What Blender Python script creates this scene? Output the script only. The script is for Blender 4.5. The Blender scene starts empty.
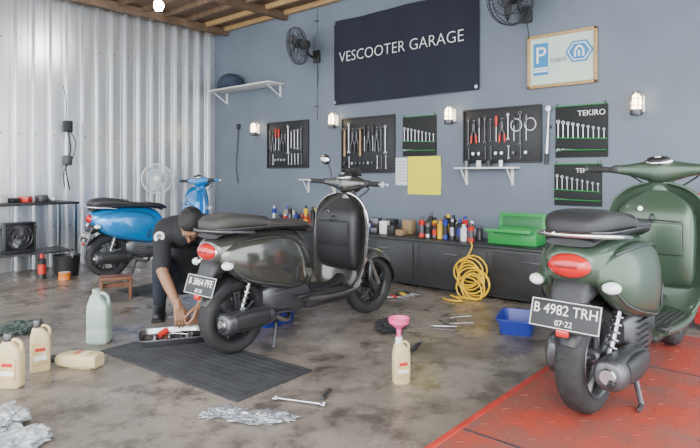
import bpy, bmesh, math, random
from mathutils import Vector, Matrix, Euler, noise
random.seed(7)
V=Vector
pi=math.pi
# ------------------------------------------------------------------ materials
MATS={}
def mat(name,col,rough=.5,metal=0.,bump=0.,bscale=60,var=0.,vscale=5,emit=0.,coat=0.,trans=0.,detail=6,rvar=0.,col2=None,stretch=None,spec=None):
    if name in MATS: return MATS[name]
    m=bpy.data.materials.new(name); m.use_nodes=True
    nt=m.node_tree; b=nt.nodes['Principled BSDF']
    b.inputs['Base Color'].default_value=(*col,1)
    b.inputs['Roughness'].default_value=rough
    b.inputs['Metallic'].default_value=metal
    if coat: b.inputs['Coat Weight'].default_value=coat; b.inputs['Coat Roughness'].default_value=.10
    if trans: b.inputs['Transmission Weight'].default_value=trans
    if spec is not None: b.inputs['Specular IOR Level'].default_value=spec
    if emit:
        b.inputs['Emission Color'].default_value=(*col,1); b.inputs['Emission Strength'].default_value=emit
    tc=nt.nodes.new('ShaderNodeTexCoord')
    src=tc.outputs['Object']
    if stretch:
        mp=nt.nodes.new('ShaderNodeMapping'); mp.inputs['Scale'].default_value=stretch
        nt.links.new(src,mp.inputs['Vector']); src=mp.outputs['Vector']
    if var or col2:
        n=nt.nodes.new('ShaderNodeTexNoise'); n.inputs['Scale'].default_value=vscale; n.inputs['Detail'].default_value=detail
        n.inputs['Roughness'].default_value=.62
        nt.links.new(src,n.inputs['Vector'])
        r=nt.nodes.new('ShaderNodeValToRGB')
        r.color_ramp.elements[0].position=.33; r.color_ramp.elements[1].position=.68
        c2=col2 if col2 else tuple(c*(1+var) for c in col)
        c1=tuple(c*(1-var) for c in col) if not col2 else col
        r.color_ramp.elements[0].color=(*c1,1); r.color_ramp.elements[1].color=(*c2,1)
        nt.links.new(n.outputs['Fac'],r.inputs['Fac']); nt.links.new(r.outputs['Color'],b.inputs['Base Color'])
        if rvar:
            mr=nt.nodes.new('ShaderNodeMapRange'); mr.inputs['To Min'].default_value=rough-rvar; mr.inputs['To Max'].default_value=rough+rvar
            mr.inputs['From Min'].default_value=.35; mr.inputs['From Max'].default_value=.65
            nt.links.new(n.outputs['Fac'],mr.inputs['Value']); nt.links.new(mr.outputs['Result'],b.inputs['Roughness'])
    if bump:
        n2=nt.nodes.new('ShaderNodeTexNoise'); n2.inputs['Scale'].default_value=bscale; n2.inputs['Detail'].default_value=4
        nt.links.new(src,n2.inputs['Vector'])
        bp=nt.nodes.new('ShaderNodeBump'); bp.inputs['Strength'].default_value=bump; bp.inputs['Distance'].default_value=.01
        nt.links.new(n2.outputs['Fac'],bp.inputs['Height']); nt.links.new(bp.outputs['Normal'],b.inputs['Normal'])
    MATS[name]=m; return m
M_black=mat('black_plastic',(.018,.018,.02),.45,bump=.05,bscale=200)
M_rubber=mat('rubber',(.02,.02,.021),.75,bump=.25,bscale=150,var=.3,vscale=20)
M_mat=mat('rubber_mat',(.034,.035,.04),.8,bump=.3,bscale=90,var=.35,vscale=7)
M_seat=mat('seat_vinyl',(.022,.022,.024),.5,bump=.25,bscale=260)
M_seat2=mat('seat_vinyl_brown',(.042,.039,.036),.55,bump=.25,bscale=260)
M_chrome=mat('chrome',(.75,.75,.76),.12,1.,var=.05)
M_steel=mat('steel',(.5,.5,.52),.3,1.,var=.15,vscale=30)
M_dsteel=mat('dark_steel',(.12,.12,.13),.4,.8,var=.2,vscale=30)
M_red=mat('red_lens',(.55,.01,.01),.12,coat=.6)
M_clear=mat('clear_lens',(.8,.82,.82),.1,coat=.5)
M_white=mat('white_plastic',(.75,.75,.73),.45)
M_whitep=mat('white_paint',(.8,.8,.78),.5)
M_blue=mat('blue_plastic',(.02,.04,.30),.35)
M_yellow=mat('yellow_plastic',(.85,.52,.01),.35)
M_ypaper=mat('yellow_paper',(.85,.78,.03),.7)
M_wpaper=mat('white_paper',(.72,.72,.74),.7)
M_redp=mat('red_plastic',(.55,.03,.02),.4)
M_greenp=mat('green_enamel',(.02,.30,.06),.35)
M_pink=mat('pink_plastic',(.8,.10,.28),.4)
M_cream=mat('cream_plastic',(.60,.49,.27),.4,var=.05)
M_wood=mat('wood_brown',(.17,.065,.03),.5,var=.35,vscale=8,stretch=(1,1,8),bump=.1)
M_woodl=mat('wood_light',(.45,.28,.12),.5,var=.2,vscale=20)
M_rope=mat('jug_plastic',(.33,.42,.36),.35,var=.06)
M_skin=mat('skin',(.30,.155,.09),.5,var=.08,vscale=20)
M_hair=mat('hair',(.008,.007,.007),.5,bump=.5,bscale=300)
M_shirt=mat('black_shirt',(.014,.014,.016),.85,bump=.3,bscale=30,var=.15)
M_pants=mat('dark_jeans',(.018,.022,.035),.85,bump=.3,bscale=40,var=.2)
M_eye=mat('eye_white',(.7,.7,.68),.2)
M_lip=mat('lip',(.25,.08,.06),.5)
M_foil=mat('plastic_wrap',(.45,.46,.50),.25,.6,bump=.8,bscale=60,var=.35,vscale=30)
M_bag=mat('crumpled_bag',(.42,.44,.46),.35,bump=.8,bscale=50,var=.4,vscale=14)
M_oil=mat('oil',(.012,.01,.008),.08)
M_card=mat('cardboard',(.34,.22,.12),.8,var=.1)

# ------------------------------------------------------------------ geometry helpers
def cat(pts,n=4,closed=False):
    P=[tuple(p) for p in pts]; L=len(P); out=[]
    rng=L if closed else L-1
    for i in range(rng):
        if closed: a,b,c,d=P[(i-1)%L],P[i],P[(i+1)%L],P[(i+2)%L]
        else: a,b,c,d=P[max(i-1,0)],P[i],P[i+1],P[min(i+2,L-1)]
        for j in range(n):
            t=j/n
            out.append(tuple(.5*((2*b[k])+(-a[k]+c[k])*t+(2*a[k]-5*b[k]+4*c[k]-d[k])*t*t+(-a[k]+3*b[k]-3*c[k]+d[k])*t**3) for k in range(len(b))))
    if not closed: out.append(P[-1])
    return out
def se(hw,hh,n=2.4,k=28,off=0):
    r=[]
    for i in range(k):
        a=2*pi*i/k+off; c,s=math.cos(a),math.sin(a)
        r.append((math.copysign(abs(c)**(2/n),c)*hw, math.copysign(abs(s)**(2/n),s)*hh))
    return r
class G:
    def __init__(s): s.v=[];s.f=[];s.m=[];s.mats=[];s.M=Matrix()
    def add(s,verts,faces,m):
        if m not in s.mats: s.mats.append(m)
        mi=s.mats.index(m); o=len(s.v)
        s.v+= [s.M@V(p) for p in verts]
        s.f+= [[i+o for i in f] for f in faces]; s.m+=[mi]*len(faces)
    def bm(s,b,m,M=None):
        b.verts.ensure_lookup_table(); b.verts.index_update()
        vs=[(M@v.co if M else v.co.copy()) for v in b.verts]
        s.add(vs,[[v.index for v in f.verts] for f in b.faces],m); b.free()
    def merge(s,g2):
        off=len(s.v); s.v+=g2.v
        for i,f in enumerate(g2.f):
            mm=g2.mats[g2.m[i]]
            if mm not in s.mats: s.mats.append(mm)
            s.f.append([q+off for q in f]); s.m.append(s.mats.index(mm))
    def box(s,c,d,m,rot=(0,0,0),bev=0,seg=2):
        b=bmesh.new(); bmesh.ops.create_cube(b,size=1)
        for v in b.verts: v.co=V((v.co.x*d[0],v.co.y*d[1],v.co.z*d[2]))
        if bev: bmesh.ops.bevel(b,geom=b.edges[:],offset=min(bev,min(d)*.49),segments=seg,affect='EDGES',profile=.5)
        s.bm(b,m,Matrix.Translation(c)@Euler(rot).to_matrix().to_4x4())
    def ell(s,c,r,m,rot=(0,0,0),u=20,w=12):
        b=bmesh.new(); bmesh.ops.create_uvsphere(b,u_segments=u,v_segments=w,radius=1)
        for v in b.verts: v.co=V((v.co.x*r[0],v.co.y*r[1],v.co.z*r[2]))
        s.bm(b,m,Matrix.Translation(c)@Euler(rot).to_matrix().to_4x4())
    def loft(s,rings,m,cap=True,closed=True):
        k=len(rings[0]); vs=[p for r in rings for p in r]; fs=[]
        for i in range(len(rings)-1):
            for j in range(k if closed else k-1):
                a=i*k+j; b=i*k+(j+1)%k; fs.append([a,b,b+k,a+k])
        if cap and closed:
            fs.append(list(range(k))[::-1]); fs.append([(len(rings)-1)*k+j for j in range(k)])
        s.add(vs,fs,m)
    def loftx(s,secs,m,n=2.4,k=28,sub=4):
        s.loft([[(x,yc+a,(zl+zh)/2+b) for a,b in se(w,(zh-zl)/2,n,k)] for x,yc,w,zl,zh in cat(secs,sub)],m)
    def loftz(s,secs,m,n=2.4,k=28,sub=4):
        s.loft([[(xc+a,yc+b,z) for a,b in se(hx,hy,n,k)] for z,xc,yc,hx,hy in cat(secs,sub)],m)
    def lofty(s,secs,m,n=2.4,k=28,sub=4):
        s.loft([[(xc+a,y,zc+b) for a,b in se(hx,hz,n,k)] for y,xc,zc,hx,hz in cat(secs,sub)],m)
    def tube(s,pts,r,m,seg=8,sub=4,closed=False,cap=True):
        if isinstance(r,(int,float)): r=[r]*len(pts)
        P=[(*p,rr) for p,rr in zip(pts,r)]
        if sub>1 and len(P)>2: P=cat(P,sub,closed)
        pts=[V(p[:3]) for p in P]; L=len(pts); rings=[]; px=None
        for i in range(L):
            if closed: t=pts[(i+1)%L]-pts[i-1]
            else: t=pts[min(i+1,L-1)]-pts[max(i-1,0)]
            if t.length<1e-9: t=V((0,0,1))
            t.normalize()
            if px is None:
                a=V((0,0,1)) if abs(t.z)<.9 else V((1,0,0)); px=t.cross(a).normalized()
            else:
                px=(px-t*px.dot(t)).normalized()
            py=t.cross(px)
            rings.append([tuple(pts[i]+(px*math.cos(2*pi*j/seg)+py*math.sin(2*pi*j/seg))*P[i][3]) for j in range(seg)])
        if closed: rings.append(rings[0]); s.loft(rings,m,cap=False)
        else: s.loft(rings,m,cap=cap)
    def cyl(s,p0,p1,r,m,r2=None,seg=20):
        s.tube([p0,p1],[r,r if r2 is None else r2],m,seg=seg,sub=1)
    def lathe(s,prof,m,c=(0,0,0),axis='Z',k=32,closed=False):
        rings=[]
        for i in range(k):
            a=2*pi*i/k; ca,sa=math.cos(a),math.sin(a)
            if axis=='Z': rings.append([(c[0]+r*ca,c[1]+r*sa,c[2]+h) for r,h in prof])
            elif axis=='Y': rings.append([(c[0]+r*ca,c[1]+h,c[2]+r*sa) for r,h in prof])
            else: rings.append([(c[0]+h,c[1]+r*ca,c[2]+r*sa) for r,h in prof])
        rings.append(rings[0]); s.loft(rings,m,cap=False,closed=closed)
    def capsule(s,p0,p1,r0,r1,m,seg=12):
        p0,p1=V(p0),V(p1); t=(p1-p0).normalized(); P=[];R=[]
        for a in (90,65,40,20): P.append(p0-t*r0*math.sin(math.radians(a))); R.append(max(r0*math.cos(math.radians(a)),.0006))
        P.append(p0);R.append(r0);P.append(p1);R.append(r1)
        for a in (20,40,65,90): P.append(p1+t*r1*math.sin(math.radians(a))); R.append(max(r1*math.cos(math.radians(a)),.0006))
        s.tube(P,R,m,seg=seg,sub=1)
    def text(s,body,size,m,M,ext=.002,wscale=1,offset=0.):
        cu=bpy.data.curves.new('t','FONT'); cu.body=body; cu.size=size; cu.align_x='CENTER'; cu.align_y='CENTER'; cu.extrude=ext; cu.resolution_u=3; cu.offset=offset
        o=bpy.data.objects.new('t',cu); bpy.context.scene.collection.objects.link(o)
        dg=bpy.context.evaluated_depsgraph_get(); me=o.evaluated_get(dg).to_mesh()
        s.add([M@V((v.co.x*wscale,v.co.y,v.co.z)) for v in me.vertices],[list(p.vertices) for p in me.polygons],m)
        o.evaluated_get(dg).to_mesh_clear(); bpy.data.objects.remove(o); bpy.data.curves.remove(cu)
    def build(s,name,M=None,sharp=38,recalc=True):
        me=bpy.data.meshes.new(name); me.from_pydata([tuple(v) for v in s.v],[],s.f)
        for m in s.mats: me.materials.append(m)
        me.polygons.foreach_set('material_index',s.m); me.update()
        if recalc:
            b=bmesh.new(); b.from_mesh(me); bmesh.ops.recalc_face_normals(b,faces=b.faces[:]); b.to_mesh(me); b.free()
        me.polygons.foreach_set('use_smooth',[True]*len(me.polygons))
        me.set_sharp_from_angle(angle=math.radians(sharp))
        o=bpy.data.objects.new(name,me); bpy.context.scene.collection.objects.link(o)
        if M is not None: o.matrix_world=M
        return o
def T(x,y,z=0,rz=0): return Matrix.Translation((x,y,z))@Matrix.Rotation(rz,4,'Z')
def wallM(y,z,x=5.2):   # local x=viewer right, y=up, z=out of grey wall
    return Matrix(((0,0,-1,x),(-1,0,0,y),(0,1,0,z),(0,0,0,1)))

# ------------------------------------------------------------------ room
W,D,H=5.2,7.22,3.33
def room():
    fl=mat('concrete_floor',(.285,.248,.212),.32,var=.0,col2=(.125,.105,.090),vscale=1.5,detail=12,rvar=.16,bump=.12,bscale=25)
    nt=fl.node_tree; b=nt.nodes['Principled BSDF']
    n=nt.nodes.new('ShaderNodeTexNoise'); n.inputs['Scale'].default_value=4.2; n.inputs['Detail'].default_value=14; n.inputs['Roughness'].default_value=.74
    tc=[x for x in nt.nodes if x.type=='TEX_COORD'][0]; nt.links.new(tc.outputs['Object'],n.inputs['Vector'])
    r=nt.nodes.new('ShaderNodeValToRGB'); r.color_ramp.elements[0].position=.40; r.color_ramp.elements[1].position=.53
    r.color_ramp.elements[0].color=(.30,.28,.27,1); r.color_ramp.elements[1].color=(1.10,1.08,1.05,1)
    mx=nt.nodes.new('ShaderNodeMix'); mx.data_type='RGBA'; mx.blend_type='MULTIPLY'; mx.inputs['Factor'].default_value=.85
    old=b.inputs['Base Color'].links[0].from_socket
    nt.links.new(n.outputs['Fac'],r.inputs['Fac']); nt.links.new(old,mx.inputs['A']); nt.links.new(r.outputs['Color'],mx.inputs['B']); nt.links.new(mx.outputs['Result'],b.inputs['Base Color'])
    g=G(); g.box((1.3,2.8,-.05),(8,9.4,.1),fl); g.build('floor')
    wm=mat('grey_wall_paint',(.150,.180,.225),.6,var=.10,vscale=1.6,bump=.08,bscale=120)
    g=G(); g.box((W+.06,2.85,H/2),(.12,9.0,H),wm); g.build('wall_right')
    cm=mat('corrugated_steel',(.74,.75,.77),.30,.80,var=.14,vscale=1.2,stretch=(7,7,.5),bump=.08,bscale=6)
    g=G(); prof=[]; x=-1.5; p=.19
    while x<W:
        prof+=[(x,0),(x+.045,0),(x+.052,-.008),(x+.062,-.008),(x+.069,0),(x+.098,0),(x+.112,-.050),(x+.148,-.050),(x+.162,0)]; x+=p
    prof=[q for q in prof if q[0]<=W]+[(W,0)]
    rings=[[(a,D+c,z) for a,c in prof] for z in (0,H)]
    g.loft(rings,cm,closed=False)
    g.box((1.85,D+.045,H/2),(6.7,.03,H),cm)
    for z in (.5,1.6,2.7):
        x=-1.5+.13
        while x<W: g.cyl((x,D-.058,z),(x,D-.046,z),.008,M_dsteel,seg=8); x+=p
    g.build('wall_back',sharp=12)
    cl=mat('ceiling_boards',(.14,.085,.05),.7,var=.4,vscale=5,stretch=(1,8,1),bump=.2)
    g=G(); g.box((2.2,3.2,H+.05),(6.3,8.3,.1),cl); 
    x=-.8
    while x<W-.05:
        g.box((x,3.2,H-.03),(.05,8.0,.06),M_woodl if int(x*10)%3==0 else cl); x+=.33
    for y in (.5,2.2,3.9,5.6,6.9): g.box((2.2,y,H-.07),(5.96,.07,.10),cl)
    g.build('ceiling')
    g=G(); g.box((W-.012,5.03,2.57),(.022,.022,1.5),mat('conduit',(.16,.19,.23),.5)); 
    for z in (2.0,2.6,3.1): g.box((W-.014,5.03,z),(.028,.05,.02),M_dsteel)
    g.build('electrical_conduit')
room()

# ------------------------------------------------------------------ scooter
def wheel(g,cx,cz,rim,R=.235,w=.052):
    tp=[(R-.042+a,b) for a,b in se(.042,w,2.6,22)]
    g.lathe(tp,M_rubber,(cx,0,cz),'Y',48,closed=True)
    for i in range(40):
        a=2*pi*i/40
        for s in (-1,1):
            g.tube([(cx+(R-.0005)*math.cos(a),s*.010,cz+(R-.0005)*math.sin(a)),(cx+(R-.006)*math.cos(a+.07),s*.040,cz+(R-.006)*math.sin(a+.07))],.0022,M_black,seg=4,sub=1)
    g.lathe([(.157,-w*.9),(.163,-w*.95),(.166,-w*.8),(.150,-w*.6),(.148,0),(.150,w*.6),(.166,w*.8),(.163,w*.95),(.157,w*.9),(.142,w*.5),(.142,-w*.5)],rim,(cx,0,cz),'Y',40,closed=True)
    g.lathe([(.0,-w),(.03,-w),(.042,-w*.7),(.045,0),(.042,w*.7),(.03,w),(0,w)],rim,(cx,0,cz),'Y',24)
    for i in range(5):
        a=2*pi*i/5+.3
        for da in (-.17,.17):
            b=a+da
            g.tube([(cx+.035*math.cos(a),-.035,cz+.035*math.sin(a)),(cx+.09*math.cos(b*.5+a*.5),-.036,cz+.09*math.sin(b*.5+a*.5)),(cx+.15*math.cos(b),-.03,cz+.15*math.sin(b))],[.014,.011,.012],rim,seg=8,sub=3)
            g.tube([(cx+.035*math.cos(a),.03,cz+.035*math.sin(a)),(cx+.15*math.cos(b),.03,cz+.15*math.sin(b))],[.014,.012],rim,seg=8,sub=1)
    g.lathe([(.05,.02),(.10,.02),(.10,.026),(.05,.026)],M_steel,(cx,0,cz),'Y',32,closed=True)
def fender(g,cx,cz,a0,a1,rho,w,drop,m,k=24):
    for th in (0,.006):
        rings=[]
        for i in range(k+1):
            f=i/k; a=math.radians(a0+(a1-a0)*f); e=max(0.0,math.sin(pi*(.08+.84*f)))**.45
            ww=w*e; row=[]
            for j in range(15):
                t=(j/14*2-1)*1.2
                rr=rho-th-drop*(1-math.cos(min(abs(t),1.57)*1.05))*e*1.6
                row.append((cx+rr*math.cos(a),(ww-th)*math.sin(t),cz+rr*math.sin(a)))
            rings.append(row)
        g.loft(rings,m,closed=False)
def scooter(paint,loc,rz,plate,mirrors=(),seat=M_seat,steer=0,rim=M_black,inner=None,trim=M_chrome,rail=M_chrome,springs=M_steel,screen=False,muff=M_dsteel,edgem=None):
    inner=inner or paint; edgem=edgem or paint
    g=G()
    wheel(g,0,.235,rim,w=.058)
    v0=len(g.v)
    g.loftx([(-.245,0,.06,.615,.69),(-.232,0,.100,.580,.715),(-.17,0,.132,.545,.74),(-.06,0,.155,.510,.762),(.10,0,.165,.465,.772),(.25,0,.164,.42,.77),(.38,0,.152,.35,.760),(.48,0,.140,.295,.735),(.555,0,.122,.26,.69),(.595,0,.10,.25,.62),(.61,0,.06,.28,.5)],paint)
    for s in (1,-1):
        g.loftx([(-.215,s*.100,.013,.59,.645),(-.17,s*.115,.038,.535,.675),(-.08,s*.132,.060,.475,.708),(.04,s*.142,.071,.43,.725),(.18,s*.143,.073,.40,.728),(.31,s*.137,.066,.37,.712),(.42,s*.128,.052,.355,.67),(.50,s*.122,.030,.37,.59),(.54,s*.120,.010,.42,.51)],paint,n=2.3,k=36)
        g.tube([(-.17,s*.148,.565),(-.08,s*.178,.492),(.04,s*.198,.452),(.18,s*.200,.42),(.31,s*.188,.392),(.43,s*.162,.38)],.004,M_dsteel,seg=6)
        g.tube([(-.14,s*.150,.695),(.0,s*.178,.712),(.18,s*.186,.716),(.34,s*.172,.698),(.46,s*.142,.635)],.0035,M_dsteel,seg=6)
        for i in range(4): g.box((.37+.028*i,s*(.193-.013*i),.47),(.010,.010,.10),M_black,rot=(0,.25,0),bev=.004)
        g.ell((-.185,s*.145,.570),(.042,.034,.030),trim,rot=(0,0,s*.5))
        g.ell((-.200,s*.153,.570),(.040,.034,.025),M_clear,rot=(0,0,s*.5))
    g.loftx([(-.235,0,.10,.725,.755),(-.17,0,.125,.74,.782),(.05,0,.150,.755,.792),(.3,0,.143,.752,.785),(.50,0,.110,.735,.77),(.60,0,.05,.71,.735)],M_black)
    g.loftx([(-.262,0,.035,.785,.81),(-.245,0,.09,.77,.838),(-.17,0,.130,.765,.868),(-.04,0,.147,.768,.872),(.09,0,.152,.77,.858),(.20,0,.154,.768,.828),(.33,0,.147,.765,.812),(.46,0,.125,.755,.810),(.57,0,.09,.738,.793),(.64,0,.045,.725,.762)],seat,n=2.9,k=36)
    g.tube([(-.255,0,.79),(-.235,.09,.785),(-.12,.137,.782),(.09,.151,.784),(.3,.146,.778),(.5,.110,.765),(.635,0,.742),(.5,-.110,.765),(.3,-.146,.778),(.09,-.151,.784),(-.12,-.137,.782),(-.235,-.09,.785)],.005,M_dsteel,seg=6,closed=True)
    g.tube([(.16,.152,.785),(.165,.13,.836),(.17,0,.844),(.165,-.13,.836),(.16,-.152,.785)],.006,M_black,seg=6)
    g.tube([(.02,.166,.755),(-.10,.168,.765),(-.22,.135,.772),(-.285,.07,.776),(-.298,0,.776),(-.285,-.07,.776),(-.22,-.135,.772),(-.10,-.168,.765),(.02,-.166,.755)],.010,rail,seg=10)
    g.ell((-.226,0,.645),(.045,.098,.058),trim)
    g.ell((-.240,0,.647),(.047,.090,.050),M_red)
    g.box((-.284,0,.647),(.008,.09,.012),mat('red_lens_dark',(.25,.0,.0),.2),bev=.003)
    for i in range(v0,len(g.v)):
        v=g.v[i]
        if v.x<.1: v.x=.1+(v.x-.1)*.86
    for s in (1,-1):
        g.tube([(.48,s*.18,.275),(.7,s*.19,.262),(.95,s*.185,.27),(1.02,s*.19,.33)],.018,paint,seg=10)
        g.tube([(.30,s*.07,.20),(.24,s*.12,.10),(.19,s*.16,.012)],.012,M_dsteel)
        g.tube([(.19,s*.16,.012),(.13,s*.17,.010)],.010,M_dsteel,sub=1)
        g.box((.42,s*.19,.31),(.10,.05,.02),M_black,bev=.008)
    Mp=Matrix(((0,.32,-.947,-.240),(-1,0,0,0),(0,.947,.32,.450),(0,0,0,1)))
    old=g.M; g.M=Mp
    g.box((0,.0,-.010),(.19,.13,.014),M_black,bev=.006)
    g.box((0,0,0),(.285,.118,.006),M_black,bev=.002)
    for xx,yy,sx,sy in ((0,.054,.28,.003),(0,-.054,.28,.003),(.139,0,.003,.110),(-.139,0,.003,.110)): g.box((xx,yy,.004),(sx,sy,.002),M_whitep)
    g.text(plate[0],.058,M_whitep,Matrix.Translation((0,.017,.004)),.0008,.90)
    g.text(plate[1],.032,M_whitep,Matrix.Translation((0,-.034,.004)),.0008)
    g.M=old
    g.loftx([(-.245,0,.045,.40,.43),(-.225,0,.065,.42,.50),(-.19,0,.08,.47,.59),(-.12,0,.09,.50,.61)],M_black)
    g.box((-.262,0,.385),(.02,.05,.03),M_red,bev=.006)
    fender(g,0,.235,62,158,.254,.070,.03,M_black)
    g.loftx([(.16,0,.10,.26,.38),(.25,0,.13,.20,.43),(.45,0,.13,.18,.42),(.56,0,.115,.20,.36)],M_dsteel,n=4)
    g.loftx([(-.10,.115,.02,.19,.28),(-.07,.118,.038,.155,.315),(.0,.12,.043,.14,.33),(.12,.12,.042,.17,.325),(.28,.12,.043,.155,.32),(.38,.12,.04,.17,.31),(.43,.12,.02,.20,.28)],M_dsteel,n=2.8)
    g.lathe([(0,.168),(.05,.168),(.062,.160),(.062,.15)],M_black,(.0,0,.235),'Y',24)
    for i in range(6): g.box((.30,-.10,.22+.028*i),(.13,.09,.008),M_dsteel)
    g.loftx([(-.195,-.150,.028,.205,.255),(-.185,-.150,.058,.172,.288),(-.13,-.150,.064,.166,.294),(.04,-.150,.062,.166,.292),(.16,-.148,.055,.172,.282),(.22,-.14,.03,.195,.25)],muff,n=2.3)
    g.lathe([(0,-.012),(.028,-.012),(.034,0),(.05,.004),(.055,.015)],M_steel,(-.192,-.15,.23),'X',24)
    g.tube([(-.192,-.165,.215),(-.225,-.17,.205)],.014,M_black,sub=1,seg=12)
    g.loftx([(-.13,-.186,.030,.19,.28),(.0,-.190,.030,.18,.285),(.13,-.181,.030,.19,.275)],M_black,n=3)
    g.tube([(.2,-.14,.22),(.32,-.12,.16),(.42,-.06,.15),(.46,0,.2)],.016,M_steel,seg=10)
    for s in (-1,1):
        g.cyl((-.02,s*.095,.25),(.05,s*.125,.50),.012,M_steel)
        g.tube([(-.012+.050*t+.022*math.sin(t*12*pi),s*(.098+.02*t)+.022*math.cos(t*12*pi),.275+.19*t) for t in [i/72 for i in range(73)]],.0050,springs,seg=6,sub=1)
    g.box((.06,-.09,.225),(.22,.03,.07),M_dsteel,bev=.012)
    g.loftx([(.50,0,.15,.235,.275),(.60,0,.185,.24,.28),(.80,0,.195,.24,.28),(.95,0,.19,.245,.285),(1.02,0,.17,.27,.32)],paint,n=5)
    g.box((.76,0,.215),(.46,.26,.05),M_black,bev=.02)
    g.loftx([(.52,0,.05,.27,.32),(.7,0,.055,.27,.305),(.9,0,.055,.275,.31),(1.0,0,.05,.28,.36)],inner,n=3)
    for s in (-1,1):
        for i in range(4): g.box((.75,s*(.08+.028*i),.283),(.34,.014,.008),M_rubber,bev=.003)
    # leg shield
    sec=cat([(.255,.17,.995,.02),(.33,.215,1.035,.035),(.45,.252,1.075,.05),(.6,.266,1.10,.06),(.74,.264,1.11,.06),(.84,.245,1.105,.055),(.90,.205,1.095,.04),(.945,.14,1.085,.025),(.970,.06,1.08,.015)],4)
    rings=[]
    for z,w,xc,c in sec:
        ts=[-1+2*i/14 for i in range(15)]
        rings.append([(xc-c*t*t-.03*t**8,w*t,z) for t in ts]+[(xc-.032-c*t*t-.02*t**8,w*t*.97,z) for t in reversed(ts)])
    g.loft(rings,paint)
    edge=[(xc-c-.034,w,z) for z,w,xc,c in sec]; g.tube(edge,.008,edgem,seg=8,sub=1)
    g.tube([(a,-b,c) for a,b,c in edge],.008,edgem,seg=8,sub=1)
    g.loftz([(.40,1.01,0,.015,.15),(.44,.995,0,.045,.185),(.55,.990,0,.065,.195),(.72,.995,0,.072,.198),(.82,1.005,0,.065,.185),(.88,1.02,0,.045,.14),(.93,1.03,0,.02,.06)],inner,n=5,k=40)
    g.box((.922,0,.67),(.010,.30,.17),inner,bev=.03,seg=3); g.tube([(.916,.13,.765),(.914,0,.77),(.916,-.13,.765)],.003,M_black)
    g.tube([(.920,.15,.59),(.916,.15,.75),(.920,.13,.765)],.002,M_black,seg=6); g.tube([(.920,-.15,.59),(.916,-.15,.75),(.920,-.13,.765)],.002,M_black,seg=6); g.tube([(.918,.15,.585),(.918,-.15,.585)],.002,M_black,seg=6,sub=1)
    g.lathe([(0,-.012),(.013,-.012),(.016,0)],M_chrome,(.935,.06,.83),'X',16)
    g.tube([(.93,0,.80),(.90,0,.795),(.895,0,.775),(.91,0,.76)],.006,M_black)
    g.loftz([(.42,1.08,0,.03,.05),(.50,1.10,0,.05,.10),(.65,1.12,0,.055,.115),(.82,1.12,0,.05,.10),(.95,1.10,0,.04,.075),(1.0,1.10,0,.03,.05)],paint)
    g.loftz([(.52,1.16,0,.01,.02),(.56,1.165,0,.015,.035),(.75,1.178,0,.015,.042),(.92,1.155,0,.015,.035),(.96,1.14,0,.01,.02)],M_black)
    for s in (-1,1): g.ell((1.13,s*.14,.72),(.03,.045,.03),M_clear,rot=(0,0,-s*.5))
    # steering group
    ax=Matrix.Translation((1.15,0,.7))@Matrix.Rotation(math.radians(-14),4,'Y')@Matrix.Rotation(steer,4,'Z')@Matrix.Rotation(math.radians(14),4,'Y')@Matrix.Translation((-1.15,0,-.7))
    g.M=ax
    wheel(g,1.335,.24,rim,R=.24,w=.05)
    fender(g,1.335,.24,-8,178,.282,.098,.055,paint,k=30)
    g.ell((1.30,0,.515),(.05,.02,.012),trim)
    g.tube([(1.13,0,.75),(1.19,0,.56),(1.23,-.03,.50),(1.27,-.075,.42),(1.27,-.085,.30),(1.335,-.075,.24)],[.022,.022,.022,.02,.022,.02],M_dsteel,seg=12)
    g.cyl((1.36,-.09,.25),(1.25,-.09,.46),.018,M_steel); g.lathe([(0,-.03),(.035,-.03),(.04,-.02),(.04,0)],M_dsteel,(1.335,-.055,.24),'Y',20)
    g.loftz([(.93,1.085,0,.04,.06),(.98,1.09,0,.036,.05),(1.02,1.10,0,.04,.055)],paint)
    g.lofty([(-.265,1.075,1.047,.018,.018),(-.21,1.078,1.047,.030,.028),(-.14,1.09,1.045,.048,.040),(-.07,1.10,1.040,.070,.058),(0,1.105,1.035,.088,.074),(.07,1.10,1.040,.070,.058),(.14,1.09,1.045,.048,.040),(.21,1.078,1.047,.030,.028),(.265,1.075,1.047,.018,.018)],paint,n=2.7)
    g.ell((1.165,0,1.03),(.045,.078,.062),M_chrome); g.ell((1.178,0,1.03),(.042,.070,.055),M_clear)
    g.ell((1.055,0,1.095),(.050,.075,.026),M_chrome,rot=(0,-.35,0)); g.ell((1.045,0,1.103),(.040,.062,.02),M_black,rot=(0,-.35,0))
    g.ell((1.040,0,1.108),(.020,.030,.016),M_clear,rot=(0,-.35,0))
    if screen: g.box((1.13,0,1.13),(.004,.20,.07),mat('smoked_screen',(.03,.03,.03),.1),rot=(0,-.5,0),bev=.001)
    for s in (-1,1):
        g.tube([(1.072,s*.255,1.047),(1.063,s*.32,1.049),(1.056,s*.390,1.050)],[.017,.019,.018],M_rubber,seg=14)
        g.cyl((1.056,s*.390,1.050),(1.054,s*.410,1.050),.020,trim)
        g.box((1.072,s*.235,1.05),(.05,.04,.05),M_black,bev=.012)
        g.tube([(1.095,s*.23,1.050),(1.125,s*.27,1.050),(1.122,s*.35,1.048),(1.103,s*.410,1.047)],[.008,.008,.007,.009],M_steel,seg=8)
        g.tube([(1.08,s*.2,1.03),(1.16,s*.16,1.0),(1.15,s*.06,.93)],.005,M_black,seg=6)
        if s in mirrors:
            g.tube([(1.09,s*.205,1.06),(1.10,s*.21,1.12),(1.09,s*.23,1.18),(1.085,s*.25,1.20)],.006,M_black,seg=8)
            g.ell((1.082,s*.26,1.225),(.016,.062,.042),M_black,rot=(s*.15,0,0)); g.ell((1.073,s*.26,1.225),(.012,.054,.035),M_chrome,rot=(s*.15,0,0))
    g.M=Matrix()
    return g.build('motor_scooter',T(*loc,rz))
P_green=mat('green_metallic',(.062,.098,.066),.36,.45,coat=.4)
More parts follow.
